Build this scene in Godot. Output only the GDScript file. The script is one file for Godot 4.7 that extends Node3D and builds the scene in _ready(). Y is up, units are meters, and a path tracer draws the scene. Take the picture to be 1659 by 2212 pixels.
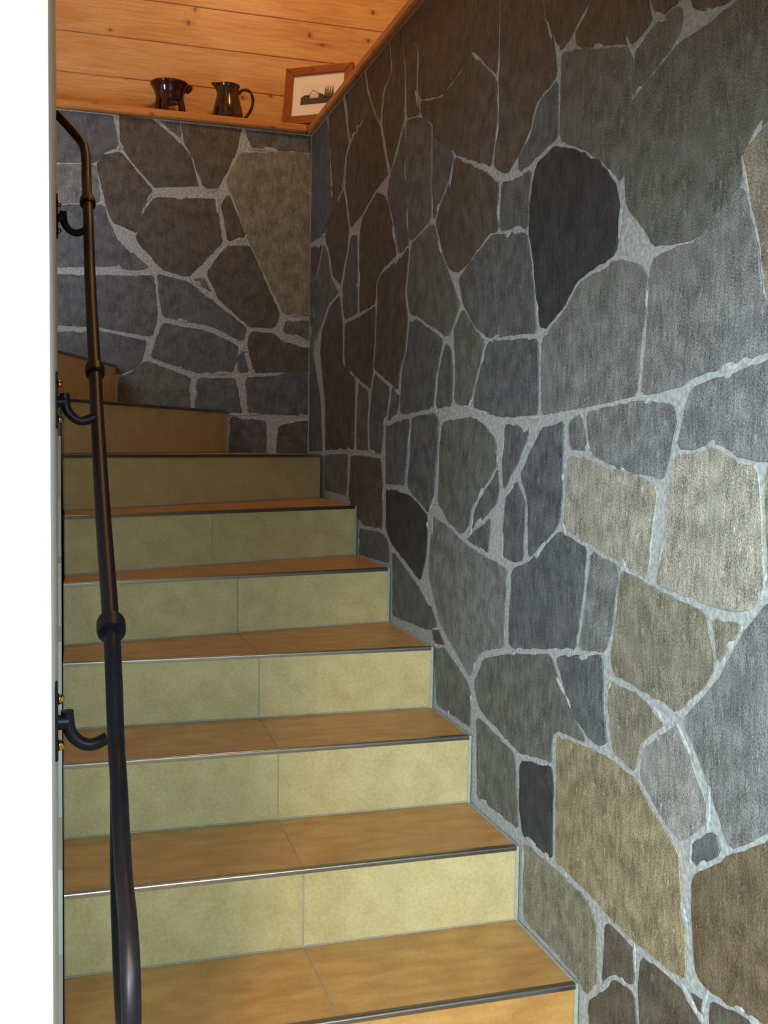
extends Node3D
# Winder staircase beside a rubble-stone wall. World: x to the right, y up (hall floor 0), the stairs climb towards -z.

const EYE := 1.58            # camera height above the hall floor
const WALL_X := 0.987        # face of the mortar on the right-hand wall
const LEFT_X := -0.010       # face of the white wall on the left
const BACK_Z := -4.297       # face of the mortar on the wall behind the winders
const WOOD_Z := -4.50        # face of the board wall upstairs
const TOP_Y := 2.835         # top of the stone walls
const RISE := 0.17
const TREAD0 := 0.510        # height of the lowest tread in the picture

var rng := RandomNumberGenerator.new()
var mats := {}
var jag := FastNoiseLite.new()
var used := {}

func _ready() -> void:
	rng.seed = 4711
	jag.seed = 5
	jag.frequency = 1.0
	setup_camera()
	setup_lights()
	make_materials()
	build_shell()
	build_stone_walls()
	build_wood_walls()
	build_stairs()
	build_ledge()
	build_handrail()
	build_pot()
	build_jug()
	build_picture()

# ---------------------------------------------------------------- camera, light
func setup_camera() -> void:
	var cam := Camera3D.new()
	cam.name = "camera"
	cam.projection = Camera3D.PROJECTION_PERSPECTIVE
	cam.keep_aspect = Camera3D.KEEP_HEIGHT
	cam.fov = 51.994
	cam.near = 0.02
	cam.far = 60.0
	cam.transform = Transform3D(Basis(
		Vector3(0.95597, 0.01575, 0.29303),
		Vector3(0.00428, 0.99771, -0.06756),
		Vector3(-0.29342, 0.06584, 0.95371)).orthonormalized(), Vector3(0, EYE, 0))
	add_child(cam)
	cam.current = true
	var we := WorldEnvironment.new()
	we.name = "environment"
	var e := Environment.new()
	e.background_mode = Environment.BG_COLOR
	e.background_color = Color(0.62, 0.72, 0.85)
	e.tonemap_mode = Environment.TONE_MAPPER_LINEAR
	e.tonemap_exposure = 1.0
	e.sdfgi_enabled = true
	e.ssao_enabled = true
	e.ssil_enabled = true
	we.environment = e
	add_child(we)

const UNSEEN_SPOT := Vector3(-0.30, 2.42, -0.20)
const UNSEEN_WALL_LAMP := Vector3(-0.48, 2.42, -3.36)
const UNSEEN_UP_LAMP := Vector3(0.80, 4.02, -3.35)

func setup_lights() -> void:
	# unseen warm spotlight under the hall ceiling, placed to light the lowest steps
	var l := SpotLight3D.new()
	l.name = "unseen_spot_light"
	l.light_color = Color(1.0, 0.76, 0.40)
	l.light_energy = 3.6
	l.light_size = 0.06
	l.spot_angle = 27.0
	l.spot_angle_attenuation = 0.8
	l.spot_range = 14.0
	l.spot_attenuation = 2.0
	l.shadow_enabled = true
	add_child(l)
	l.look_at_from_position(UNSEEN_SPOT - Vector3(0, 0.03, 0), Vector3(0.60, 0.50, -1.90), Vector3.UP)
	# unseen warm lamp upstairs, out of view, lights the board wall
	omni("unseen_upstairs_lamp_light", UNSEEN_UP_LAMP, Color(1.0, 0.80, 0.56), 0.70, 0.06)
	# two unseen windows behind the camera, placed to light stairs and stone wall
	area("unseen_hall_window_light", Vector3(-0.86, 1.72, 0.76), Vector3(0.45, 1.2, -2.0), Vector2(0.7, 0.8), Color(0.96, 0.98, 0.98), 11.5)
	area("unseen_transom_light", Vector3(0.38, 2.22, 0.76), Vector3(0.5, 0.9, -2.4), Vector2(0.7, 0.42), Color(0.80, 0.94, 1.0), 5.0)
	# unseen pale lamp round the corner, placed to light the back wall
	area("unseen_wall_lamp_light", UNSEEN_WALL_LAMP + Vector3(0, 0, -0.05), UNSEEN_WALL_LAMP + Vector3(0, 0, -1.0), Vector2(0.22, 0.34), Color(0.90, 0.94, 1.0), 0.6)

func omni(called: String, at: Vector3, col: Color, energy: float, size: float) -> void:
	var l := OmniLight3D.new()
	l.name = called
	l.position = at
	l.light_color = col
	l.light_energy = energy
	l.light_size = size
	l.omni_range = 14.0
	l.omni_attenuation = 2.0
	l.shadow_enabled = true
	add_child(l)

func area(called: String, at: Vector3, towards: Vector3, size: Vector2, col: Color, energy: float) -> void:
	var l := AreaLight3D.new()
	l.name = called
	l.area_size = size
	l.area_normalize_energy = true
	l.light_color = col
	l.light_energy = energy
	l.area_range = 14.0
	l.area_attenuation = 2.0
	l.shadow_enabled = true
	add_child(l)
	l.look_at_from_position(at, towards, Vector3.UP)

# ---------------------------------------------------------------- node helpers
func numbered(called: String) -> String:
	var n: int = used.get(called, 0)
	used[called] = n + 1
	return called if n == 0 else "%s_%03d" % [called, n]

func thing(called: String, label: String, category: String, at := Vector3.ZERO, group := "") -> Node3D:
	var o := Node3D.new()
	o.name = numbered(called)
	o.position = at
	add_child(o, true)
	o.set_meta("label", label)
	o.set_meta("category", category)
	if group != "":
		o.set_meta("group", group)
	return o

func setting(called: String, label: String, category: String) -> Node3D:
	var o := thing(called, label, category)
	o.set_meta("kind", "structure")
	return o

func obj(called: String, st: SurfaceTool, m: Material, parent: Node3D) -> MeshInstance3D:
	var o := MeshInstance3D.new()
	o.name = called
	o.mesh = st.commit()
	o.material_override = m
	parent.add_child(o, true)
	return o

func begin(flat := true) -> SurfaceTool:
	var st := SurfaceTool.new()
	st.begin(Mesh.PRIMITIVE_TRIANGLES)
	st.set_smooth_group(-1 if flat else 0)
	return st

func done(st: SurfaceTool) -> SurfaceTool:
	st.generate_normals()
	return st

# ---------------------------------------------------------------- shape helpers
func ccw(poly: PackedVector2Array) -> PackedVector2Array:
	if Geometry2D.is_polygon_clockwise(poly):
		poly.reverse()
	# Geometry2D speaks of y-down axes: make sure the signed area is positive with y up
	var a := 0.0
	for i in poly.size():
		var p := poly[i]
		var q := poly[(i + 1) % poly.size()]
		a += p.x * q.y - q.x * p.y
	if a < 0.0:
		poly.reverse()
	return poly

func inset(poly: PackedVector2Array, d: float) -> PackedVector2Array:
	var out := PackedVector2Array()
	var n := poly.size()
	for i in n:
		var a := poly[(i + n - 1) % n]
		var b := poly[i]
		var c := poly[(i + 1) % n]
		var u := (b - a).normalized()
		var v := (c - b).normalized()
		var m := Vector2(-u.y - v.y, u.x + v.x)
		if m.length() < 0.01:
			m = Vector2(-u.y, u.x)
		m = m.normalized()
		var k := maxf(0.5, m.dot(Vector2(-u.y, u.x)))
		out.append(b + m * d / k)
	return out

# a chamfered plate: polygon in the frame's x/y, from depth z0 (back) to z1 (face)
func plate(st: SurfaceTool, f: Transform3D, poly_in: PackedVector2Array, z0: float, z1: float, bevel: float, tilt := Vector2.ZERO, closed := true) -> void:
	var poly := ccw(poly_in.duplicate())
	var n := poly.size()
	var face := inset(poly, bevel)
	var tri := Geometry2D.triangulate_polygon(face)
	if tri.is_empty():
		face = poly
		tri = Geometry2D.triangulate_polygon(face)
	var mid := Vector2.ZERO
	for p in poly:
		mid += p / n
	var mirrored := f.basis.determinant() < 0.0
	var r0: Array[Vector3] = []
	var r1: Array[Vector3] = []
	var r2: Array[Vector3] = []
	for i in n:
		var t := tilt.dot(poly[i] - mid)
		r0.append(f * Vector3(poly[i].x, poly[i].y, z0))
		r1.append(f * Vector3(poly[i].x, poly[i].y, z1 - bevel + t))
		r2.append(f * Vector3(face[i].x, face[i].y, z1 + t))
	for i in n:
		var j := (i + 1) % n
		quad(st, r0[i], r0[j], r1[j], r1[i], mirrored)
		if bevel > 0.0:
			quad(st, r1[i], r1[j], r2[j], r2[i], mirrored)
	for k in range(0, tri.size(), 3):
		var a := face[tri[k]]
		var b := face[tri[k + 1]]
		var c := face[tri[k + 2]]
		var up := (b - a).cross(c - a) > 0.0
		tri3(st, r2[tri[k]], r2[tri[k + 1]], r2[tri[k + 2]], up == mirrored)
		if closed:
			tri3(st, r0[tri[k]], r0[tri[k + 1]], r0[tri[k + 2]], up != mirrored)

# a, b, c counter-clockwise from outside (flip: clockwise); Godot wants clockwise front faces
func tri3(st: SurfaceTool, a: Vector3, b: Vector3, c: Vector3, flip := false) -> void:
	st.add_vertex(a)
	if flip:
		st.add_vertex(b)
		st.add_vertex(c)
	else:
		st.add_vertex(c)
		st.add_vertex(b)

func quad(st: SurfaceTool, a: Vector3, b: Vector3, c: Vector3, d: Vector3, flip := false) -> void:
	tri3(st, a, b, c, flip)
	tri3(st, a, c, d, flip)

func box(st: SurfaceTool, lo: Vector3, hi: Vector3, bevel := 0.0) -> void:
	# chamfered on all twelve edges
	var c := (lo + hi) / 2.0
	var h := (hi - lo) / 2.0
	var b := minf(bevel, minf(h.x, minf(h.y, h.z)) * 0.9)
	var v := {}
	for sx in [-1, 1]:
		for sy in [-1, 1]:
			for sz in [-1, 1]:
				var s := Vector3(sx, sy, sz)
				v[[s, 0]] = c + s * Vector3(h.x, h.y - b, h.z - b)
				v[[s, 1]] = c + s * Vector3(h.x - b, h.y, h.z - b)
				v[[s, 2]] = c + s * Vector3(h.x - b, h.y - b, h.z)
				if b > 0.0:
					out3(st, v[[s, 0]], v[[s, 1]], v[[s, 2]], c)
	for axis in 3:
		var u := (axis + 1) % 3
		var w := (axis + 2) % 3
		for s in [-1, 1]:
			var q: Array[Vector3] = []
			for k in [[-1, -1], [1, -1], [1, 1], [-1, 1]]:
				var sg := Vector3.ZERO
				sg[axis] = s
				sg[u] = k[0]
				sg[w] = k[1]
				q.append(v[[sg, axis]])
			out3(st, q[0], q[1], q[2], c)
			out3(st, q[0], q[2], q[3], c)
		if b > 0.0:
			for su in [-1, 1]:
				for sw in [-1, 1]:
					var s0 := Vector3.ZERO
					s0[axis] = -1
					s0[u] = su
					s0[w] = sw
					var s1 := s0
					s1[axis] = 1
					out3(st, v[[s0, u]], v[[s1, u]], v[[s1, w]], c)
					out3(st, v[[s0, u]], v[[s1, w]], v[[s0, w]], c)

func out3(st: SurfaceTool, a: Vector3, b: Vector3, c: Vector3, mid: Vector3) -> void:
	tri3(st, a, b, c, (b - a).cross(c - a).dot((a + b + c) / 3.0 - mid) < 0.0)

# a smooth tube along points, with a radius at each
func tube(st: SurfaceTool, pts: PackedVector3Array, radii: PackedFloat32Array, seg := 16, capped := true) -> void:
	var n := pts.size()
	var side := Vector3.ZERO
	var rings := []
	for i in n:
		var t := (pts[mini(i + 1, n - 1)] - pts[maxi(i - 1, 0)]).normalized()
		if i == 0:
			side = t.cross(Vector3(0.31, 0.2, 0.93)).normalized()
		else:
			side = (side - t * side.dot(t)).normalized()
		var other := t.cross(side)
		var ring := []
		for k in seg:
			var a := TAU * k / seg
			var d := side * cos(a) + other * sin(a)
			ring.append([pts[i] + d * radii[i], d])
		rings.append(ring)
	for i in n - 1:
		for k in seg:
			var k2 := (k + 1) % seg
			for v in [rings[i][k], rings[i + 1][k2], rings[i][k2], rings[i][k], rings[i + 1][k], rings[i + 1][k2]]:
				st.set_normal(v[1])
				st.add_vertex(v[0])
	if capped:
		for e in [[0, -1.0], [n - 1, 1.0]]:
			var i: int = e[0]
			var t2: Vector3 = (pts[mini(i + 1, n - 1)] - pts[maxi(i - 1, 0)]).normalized() * e[1]
			for k in seg:
				var a2: Vector3 = rings[i][k][0]
				var b2: Vector3 = rings[i][(k + 1) % seg][0]
				st.set_normal(t2)
				st.add_vertex(pts[i])
				st.set_normal(t2)
				st.add_vertex(b2 if e[1] > 0 else a2)
				st.set_normal(t2)
				st.add_vertex(a2 if e[1] > 0 else b2)

func smooth_path(ctrl: Array, step := 0.012) -> PackedVector3Array:
	var cv := Curve3D.new()
	cv.bake_interval = step
	for i in ctrl.size():
		var a: Vector3 = ctrl[maxi(i - 1, 0)]
		var b: Vector3 = ctrl[i]
		var c: Vector3 = ctrl[mini(i + 1, ctrl.size() - 1)]
		var t := (c - a).normalized()
		var kin := b.distance_to(a) / 3.0
		var kout := c.distance_to(b) / 3.0
		cv.add_point(b, -t * kin, t * kout)
	return cv.get_baked_points()

func even(n: int, r: float) -> PackedFloat32Array:
	var out := PackedFloat32Array()
	out.resize(n)
	out.fill(r)
	return out

# profile of (radius, height) pairs turned round the y axis
func lathe(st: SurfaceTool, prof: PackedVector2Array, at: Vector3, seg := 40) -> void:
	var n := prof.size()
	var nr := PackedVector2Array()
	for i in n:
		var t := (prof[mini(i + 1, n - 1)] - prof[maxi(i - 1, 0)]).normalized()
		nr.append(Vector2(t.y, -t.x))
	for i in n - 1:
		for k in seg:
			var a0 := TAU * k / seg
			var a1 := TAU * (k + 1) / seg
			for v in [[i, a0], [i, a1], [i + 1, a1], [i, a0], [i + 1, a1], [i + 1, a0]]:
				var p := prof[v[0]]
				var q := nr[v[0]]
				st.set_normal(Vector3(q.x * cos(v[1]), q.y, q.x * sin(v[1])))
				st.add_vertex(at + Vector3(p.x * cos(v[1]), p.y, p.x * sin(v[1])))

func spline2(ctrl: Array, per := 8) -> PackedVector2Array:
	var out := PackedVector2Array()
	for i in ctrl.size() - 1:
		var p0: Vector2 = ctrl[maxi(i - 1, 0)]
		var p1: Vector2 = ctrl[i]
		var p2: Vector2 = ctrl[i + 1]
		var p3: Vector2 = ctrl[mini(i + 2, ctrl.size() - 1)]
		for k in per:
			out.append(p1.cubic_interpolate(p2, p0, p3, float(k) / per))
	out.append(ctrl[-1])
	return out

# ---------------------------------------------------------------- materials
func grey_noise(w: int, h: int, freq: float, kind: int, sd: int, octaves := 3) -> PackedByteArray:
	var f := FastNoiseLite.new()
	f.noise_type = kind
	f.frequency = freq
	f.seed = sd
	f.fractal_octaves = octaves
	var im := f.get_seamless_image(w, h, false, false, 0.12, true)
	im.convert(Image.FORMAT_L8)
	return im.get_data()

func stretched(w: int, h: int, sw: int, sh: int, freq: float, sd: int, octaves := 3) -> PackedByteArray:
	var f := FastNoiseLite.new()
	f.noise_type = FastNoiseLite.TYPE_SIMPLEX_SMOOTH
	f.frequency = freq
	f.seed = sd
	f.fractal_octaves = octaves
	var im := f.get_seamless_image(sw, sh, false, false, 0.12, true)
	im.convert(Image.FORMAT_L8)
	im.resize(w, h, Image.INTERPOLATE_CUBIC)
	return im.get_data()

func tex_from(data: PackedByteArray, n: int, fmt := Image.FORMAT_L8) -> ImageTexture:
	return ImageTexture.create_from_image(Image.create_from_data(n, n, false, fmt, data))

func mat(col: Color, rough: float, metal := 0.0, spec := 0.5) -> StandardMaterial3D:
	var m := StandardMaterial3D.new()
	m.albedo_color = col
	m.roughness = rough
	m.metallic = metal
	m.metallic_specular = spec
	return m

func world_tex(m: StandardMaterial3D, tex: Texture2D, metres: float, offset := Vector3.ZERO) -> StandardMaterial3D:
	m.albedo_texture = tex
	m.uv1_triplanar = true
	m.uv1_world_triplanar = true
	m.uv1_triplanar_sharpness = 4.0
	m.uv1_scale = Vector3.ONE / metres
	m.uv1_offset = offset
	return m

func relief(m: StandardMaterial3D, tex: Texture2D, strength: float) -> StandardMaterial3D:
	m.normal_enabled = true
	m.normal_texture = tex
	m.normal_scale = strength
	return m

func normal_from(data: PackedByteArray, n: int, depth: float) -> ImageTexture:
	var im := Image.create_from_data(n, n, false, Image.FORMAT_L8, data)
	im.convert(Image.FORMAT_RGBA8)
	im.bump_map_to_normal_map(depth)
	return ImageTexture.create_from_image(im)

func make_materials() -> void:
	make_stone()
	make_tile()
	make_wood()
	mats.white = mat(Color(0.90, 0.90, 0.89), 0.9)
	mats.white = world_tex(mats.white, mats.plain_noise, 0.5)
	mats.iron = mat(Color(0.07, 0.068, 0.09), 0.42, 0.0, 0.36)
	mats.brass = mat(Color(0.86, 0.68, 0.30), 0.22, 1.0)
	mats.steel = mat(Color(0.60, 0.59, 0.56), 0.30, 1.0)
	mats.glaze_red = mat(Color(0.22, 0.08, 0.06), 0.12, 0.0, 0.6)
	mats.glaze_brown = mat(Color(0.19, 0.12, 0.055), 0.10, 0.0, 0.65)
	mats.floor = mat(Color(0.62, 0.50, 0.33), 0.5)
	mats.skirting = mat(Color(0.80, 0.82, 0.80), 0.35)
	mats.mat_board = mat(Color(0.93, 0.91, 0.86), 0.9)

func make_stone() -> void:
	var n := 1024
	var fine := grey_noise(n, n, 0.20, FastNoiseLite.TYPE_SIMPLEX_SMOOTH, 3, 3)
	var patch := grey_noise(n, n, 0.012, FastNoiseLite.TYPE_SIMPLEX_SMOOTH, 9, 4)
	var streak := stretched(n, n, n, 256, 0.055, 21, 4)
	var fleck := stretched(n, n, n, 512, 0.055, 33, 3)
	var col := PackedByteArray()
	col.resize(n * n)
	var bump := PackedByteArray()
	bump.resize(n * n)
	for i in n * n:
		var g := 206.0 + (fine[i] - 128) * 0.66 + (streak[i] - 128) * 0.20 + (patch[i] - 128) * 0.30
		var hgt := 120.0 + (fine[i] - 128) * 0.4 + (streak[i] - 128) * 0.35 + (patch[i] - 128) * 0.4
		if fleck[i] > 188:                      # dried mortar and mica flecks
			g = lerpf(g, 255.0, clampf((fleck[i] - 188) / 30.0, 0.0, 1.0))
		col[i] = int(clampf(g, 30.0, 255.0))
		bump[i] = int(clampf(hgt, 0.0, 255.0))
	mats.stone_tex = tex_from(col, n)
	mats.stone_bump = normal_from(bump, n, 5.0)
	mats.plain_noise = tex_from(brighten(grey_noise(512, 512, 0.03, FastNoiseLite.TYPE_SIMPLEX_SMOOTH, 71, 4), 238, 0.10), 512)
	var tones := {  # tones partly stand in for light: paler near, browner high and far
		"dark": Color(0.28, 0.31, 0.34), "slate": Color(0.45, 0.485, 0.51), "green": Color(0.48, 0.515, 0.50),
		"grey": Color(0.56, 0.59, 0.60), "tan": Color(0.61, 0.61, 0.55), "brown": Color(0.43, 0.42, 0.39),
		"rough": Color(0.73, 0.73, 0.69), "sand": Color(0.66, 0.64, 0.53), "light": Color(0.66, 0.68, 0.68),
		"rust": Color(0.50, 0.46, 0.38)}
	for t in tones:
		for k in 2:
			var m := mat(tones[t], 0.62, 0.0, 0.4)
			world_tex(m, mats.stone_tex, 0.85, Vector3(0.37 * k, 0.21 * k, 0.53 * k + 0.1 * tones.keys().find(t)))
			relief(m, mats.stone_bump, 0.8)
			mats["%s_%d" % [t, k]] = m
	var gm := grey_noise(512, 512, 0.05, FastNoiseLite.TYPE_SIMPLEX_SMOOTH, 44, 5)
	var mt := tex_from(brighten(gm, 215, 0.30), 512)
	mats.mortar = relief(world_tex(mat(Color(0.74, 0.785, 0.80), 0.95), mt, 0.35), normal_from(gm, 512, 4.0), 0.4)

func brighten(a: PackedByteArray, mean: int, amount: float) -> PackedByteArray:
	var out := PackedByteArray()
	out.resize(a.size())
	for i in a.size():
		out[i] = int(clampf(mean + (a[i] - 128) * amount, 0, 255))
	return out

func make_tile() -> void:
	var n := 512
	var patch := grey_noise(n, n, 0.014, FastNoiseLite.TYPE_SIMPLEX_SMOOTH, 12, 4)
	var fine := grey_noise(n, n, 0.12, FastNoiseLite.TYPE_SIMPLEX_SMOOTH, 17, 3)
	var vein := stretched(n, n, 128, n, 0.03, 29, 4)
	var out := [PackedByteArray(), PackedByteArray()]
	for q in 2:
		out[q].resize(n * n * 3)
	var ra := [Color(0.675, 0.615, 0.43), Color(0.64, 0.47, 0.26)]
	var rb := [Color(0.755, 0.705, 0.53), Color(0.73, 0.57, 0.34)]
	for i in n * n:
		var a := clampf(0.5 + (patch[i] - 128) / 300.0 + (fine[i] - 128) / 300.0, 0.0, 1.0)
		var b := clampf(0.5 + (patch[i] - 128) / 420.0 + (fine[i] - 128) / 480.0 + (vein[i] - 128) / 230.0, 0.0, 1.0)
		for q in 2:
			var c: Color = ra[q].lerp(rb[q], a if q == 0 else b)
			out[q][i * 3] = int(c.r * 255)
			out[q][i * 3 + 1] = int(c.g * 255)
			out[q][i * 3 + 2] = int(c.b * 255)
	var riser := tex_from(out[0], n, Image.FORMAT_RGB8)
	var tread := tex_from(out[1], n, Image.FORMAT_RGB8)
	for k in 3:
		mats["riser_%d" % k] = world_tex(mat(Color(1, 1, 1), 0.42, 0.0, 0.4), riser, 0.7, Vector3(0.3 * k, 0.17 * k, 0.41 * k))
		mats["tread_%d" % k] = world_tex(mat(Color(1, 1, 1), 0.38, 0.0, 0.4), tread, 0.7, Vector3(0.23 * k, 0.31 * k, 0.19 * k))
	mats.grout = world_tex(mat(Color(0.66, 0.66, 0.60), 0.9), mats.plain_noise, 0.3)

func make_wood() -> void:
	var n := 1024
	var grain := stretched(n, n, 64, n, 0.11, 51, 4)
	var wave := stretched(n, n, 128, 512, 0.02, 57, 2)
	var pore := stretched(n, n, 160, n, 0.3, 61, 2)
	var col := PackedByteArray()
	col.resize(n * n * 3)
	var light := Color(0.86, 0.71, 0.50)
	var deep := Color(0.76, 0.57, 0.36)
	var knot_col := Color(0.36, 0.19, 0.09)
	var knots := []
	var r := RandomNumberGenerator.new()
	r.seed = 12
	for i in 42:
		knots.append(Vector4(r.randf() * n, r.randf() * n, 4.0 + r.randf() * 4.5, 4.0 + r.randf() * 5.5))
	for y in n:
		for x in n:
			var i := y * n + x
			var g := clampf(0.40 + (grain[i] - 128) / 260.0 + (wave[i] - 128) / 300.0 + (pore[i] - 128) / 700.0, 0.0, 1.0)
			var c := light.lerp(deep, g)
			col[i * 3] = int(c.r * 255)
			col[i * 3 + 1] = int(c.g * 255)
			col[i * 3 + 2] = int(c.b * 255)
	for k in knots:
		for dy in range(-26, 27):
			for dx in range(-44, 45):
				var e := Vector2(dx / k.z, dy / k.w * 1.0).length()
				var halo := Vector2(dx / (k.z * 3.6), dy / (k.w * 1.5)).length()
				var x := posmod(int(k.x) + dx, n)
				var y := posmod(int(k.y) + dy, n)
				var i := y * n + x
				var f := clampf(1.25 - e, 0.0, 1.0) * 0.85
				f = maxf(f, clampf(1.0 - halo, 0.0, 1.0) * 0.30)
				if f > 0.0:
					var c := Color8(col[i * 3], col[i * 3 + 1], col[i * 3 + 2]).lerp(knot_col, f)
					col[i * 3] = int(c.r * 255)
					col[i * 3 + 1] = int(c.g * 255)
					col[i * 3 + 2] = int(c.b * 255)
	var tex := tex_from(col, n, Image.FORMAT_RGB8)
	for k in 4:
		mats["pine_%d" % k] = world_tex(mat(Color(1, 1, 1), 0.42, 0.0, 0.45), tex, 1.5, Vector3(0.29 * k, 0.37 * k, 0.43 * k))
	mats.pine_trim = world_tex(mat(Color(0.92, 0.80, 0.66), 0.40), tex, 1.1, Vector3(0.2, 0.5, 0.1))
	mats.frame_wood = world_tex(mat(Color(0.70, 0.52, 0.38), 0.40), tex, 0.8, Vector3(0.7, 0.1, 0.3))

# ---------------------------------------------------------------- shell
func solid(called: String, lo: Vector3, hi: Vector3, m: Material, label: String, category: String, bevel := 0.0) -> void:
	var o := setting(called, label, category)
	var st := begin()
	box(st, lo, hi, bevel)
	obj("panel", done(st), m, o)

func build_shell() -> void:
	solid("floor", Vector3(-2.6, -0.12, -4.6), Vector3(2.2, 0.0, 1.2), mats.floor, "tiled hall floor below the foot of the stairs", "floor")
	var w := setting("wall_left", "white plastered wall on the left that carries the black handrail", "wall")
	var st := begin()
	box(st, Vector3(-0.14, 0.0, -3.35), Vector3(LEFT_X, 4.35, -1.02), 0.003)
	obj("plaster", done(st), mats.white, w)
	# pale skirting tiles that climb with the treads
	for k in range(-2, 7):
		st = begin()
		var y := TREAD0 + RISE * k
		var z0: float = LEFT[k + 2]
		var z1: float = LEFT[k + 3] if k < 6 else LEFT[k + 2] + 0.05
		box(st, Vector3(LEFT_X - 0.004, y - 0.125, -z1 + 0.003), Vector3(-0.0015, y + 0.055, -z0 + 0.010), 0.0015)
		obj("skirting_tile", done(st), mats.skirting, w)
	var fw := setting("wall_front", "white hall wall with the opening to the stairs", "wall")
	st = begin()
	box(st, Vector3(-2.4, 0.0, -1.16), Vector3(-0.14, 2.48, -1.02))
	box(st, Vector3(-0.14, 2.24, -1.16), Vector3(WALL_X, 2.48, -1.02), 0.003)  # lintel out of view, placed to keep hall light off the upper stairwell
	obj("plaster", done(st), mats.white, fw)
	solid("wall_hall", Vector3(-2.6, 0.0, -1.16), Vector3(-2.4, 2.62, 1.2), mats.white, "white end wall of the hall", "wall")
	# unseen wall behind the camera, its two windows placed to light the stairs
	var b := setting("wall_behind", "white hall wall behind the viewer with two unseen windows", "wall")
	st = begin()
	for r in [[-2.4, 0.0, -1.30, 2.48], [-1.30, 0.0, -0.42, 1.26], [-1.30, 2.18, -0.42, 2.48], [-0.42, 0.0, -0.01, 2.48], [-0.01, 0.0, 0.77, 1.97], [-0.01, 2.46, 0.77, 2.48], [0.77, 0.0, WALL_X, 2.48]]:
		box(st, Vector3(r[0], r[1], 0.85), Vector3(r[2], r[3], 1.05))
	obj("plaster", done(st), mats.white, b)
	window("window_1", Vector3(-0.86, 1.72, 0.92), Vector2(0.88, 0.92), 0.0, "unseen bright window behind the viewer, placed to light the right wall")
	window("window_3", Vector3(0.38, 2.215, 0.92), Vector2(0.78, 0.49), 0.0, "unseen bright transom window behind the viewer, placed to light the steps")
	# added beam out of view, keeps window light off the far upper stairwell
	solid("trim_2", Vector3(-0.14, 1.94, -0.60), Vector3(WALL_X, 2.48, -0.45), mats.white, "added beam above the view that shades the upper stairwell", "beam", 0.003)
	solid("ceiling", Vector3(-2.4, 2.48, -1.16), Vector3(1.2, 2.74, 1.2), mats.white, "white hall ceiling", "ceiling")
	# upstairs
	solid("wall_stair", Vector3(-1.0, 0.0, -3.35), Vector3(-0.14, 4.35, -3.22), mats.white, "white wall along the upper flight", "wall")
	solid("wall_upper", Vector3(-1.2, 0.0, -4.70), Vector3(-1.0, 4.35, -3.22), mats.white, "white end wall of the upper flight", "wall")
	var wl := thing("unseen_wall_lamp", "unseen flat wall lamp round the corner, placed to light the back wall", "lamp", UNSEEN_WALL_LAMP)
	st = begin()
	box(st, Vector3(-0.13, -0.19, -0.022), Vector3(0.13, 0.19, 0.008), 0.006)
	obj("housing", done(st), mats.steel, wl)
	st = begin()
	box(st, Vector3(-0.11, -0.17, -0.040), Vector3(0.11, 0.17, -0.023), 0.006)
	obj("diffuser", done(st), glow(Color(0.90, 0.94, 1.0), 2.5), wl)
	solid("wall_header", Vector3(-0.14, 2.74, -1.16), Vector3(2.2, 4.35, -1.02), mats.white, "white wall above the hall ceiling", "wall")
	solid("ceiling_upper", Vector3(-2.4, 4.35, -4.70), Vector3(2.2, 4.47, -1.02), mats.pine_1, "boarded ceiling upstairs", "ceiling")
	solid("floor_upper", Vector3(1.2, 2.3, -4.5), Vector3(2.0, 2.45, -1.16), mats.pine_2, "upper floor beyond the stone wall", "floor")
	# lamps, both out of view
	var lamp := thing("unseen_spotlight", "unseen small round spotlight under the hall ceiling, placed to light the lowest steps", "lamp", UNSEEN_SPOT)
	st = begin(false)
	lathe(st, PackedVector2Array([Vector2(0.0, 0.002), Vector2(0.040, 0.002), Vector2(0.046, -0.004), Vector2(0.052, 0.0), Vector2(0.052, 0.055), Vector2(0.0, 0.056)]), Vector3.ZERO, 32)
	obj("housing", st, mats.steel, lamp)
	st = begin(false)
	lathe(st, PackedVector2Array([Vector2(0.0, -0.006), Vector2(0.024, -0.005), Vector2(0.038, 0.0), Vector2(0.0, 0.001)]), Vector3.ZERO, 24)
	obj("lens", st, glow(Color(1.0, 0.80, 0.48), 4.0), lamp)
	var lamp2 := thing("unseen_ceiling_lamp", "unseen round frosted lamp upstairs, placed to light the board wall", "lamp", UNSEEN_UP_LAMP)
	st = begin(false)
	lathe(st, globe(0.08), Vector3.ZERO, 32)
	obj("globe", st, glow(Color(1.0, 0.72, 0.38), 3.0), lamp2)
	st = begin(false)
	tube(st, PackedVector3Array([Vector3(0, 0.075, 0), Vector3(0, 0.33, 0)]), even(2, 0.02), 12)
	obj("stem", st, mats.brass, lamp2)

func globe(r: float) -> PackedVector2Array:
	var out := PackedVector2Array()
	for i in 17:
		var a := -PI / 2 + PI * i / 16.0
		out.append(Vector2(r * cos(a), r * sin(a)))
	return out

func glow(col: Color, energy: float) -> StandardMaterial3D:
	var m := mat(col, 0.4)
	m.emission_enabled = true
	m.emission = col
	m.emission_energy_multiplier = energy
	return m

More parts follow.
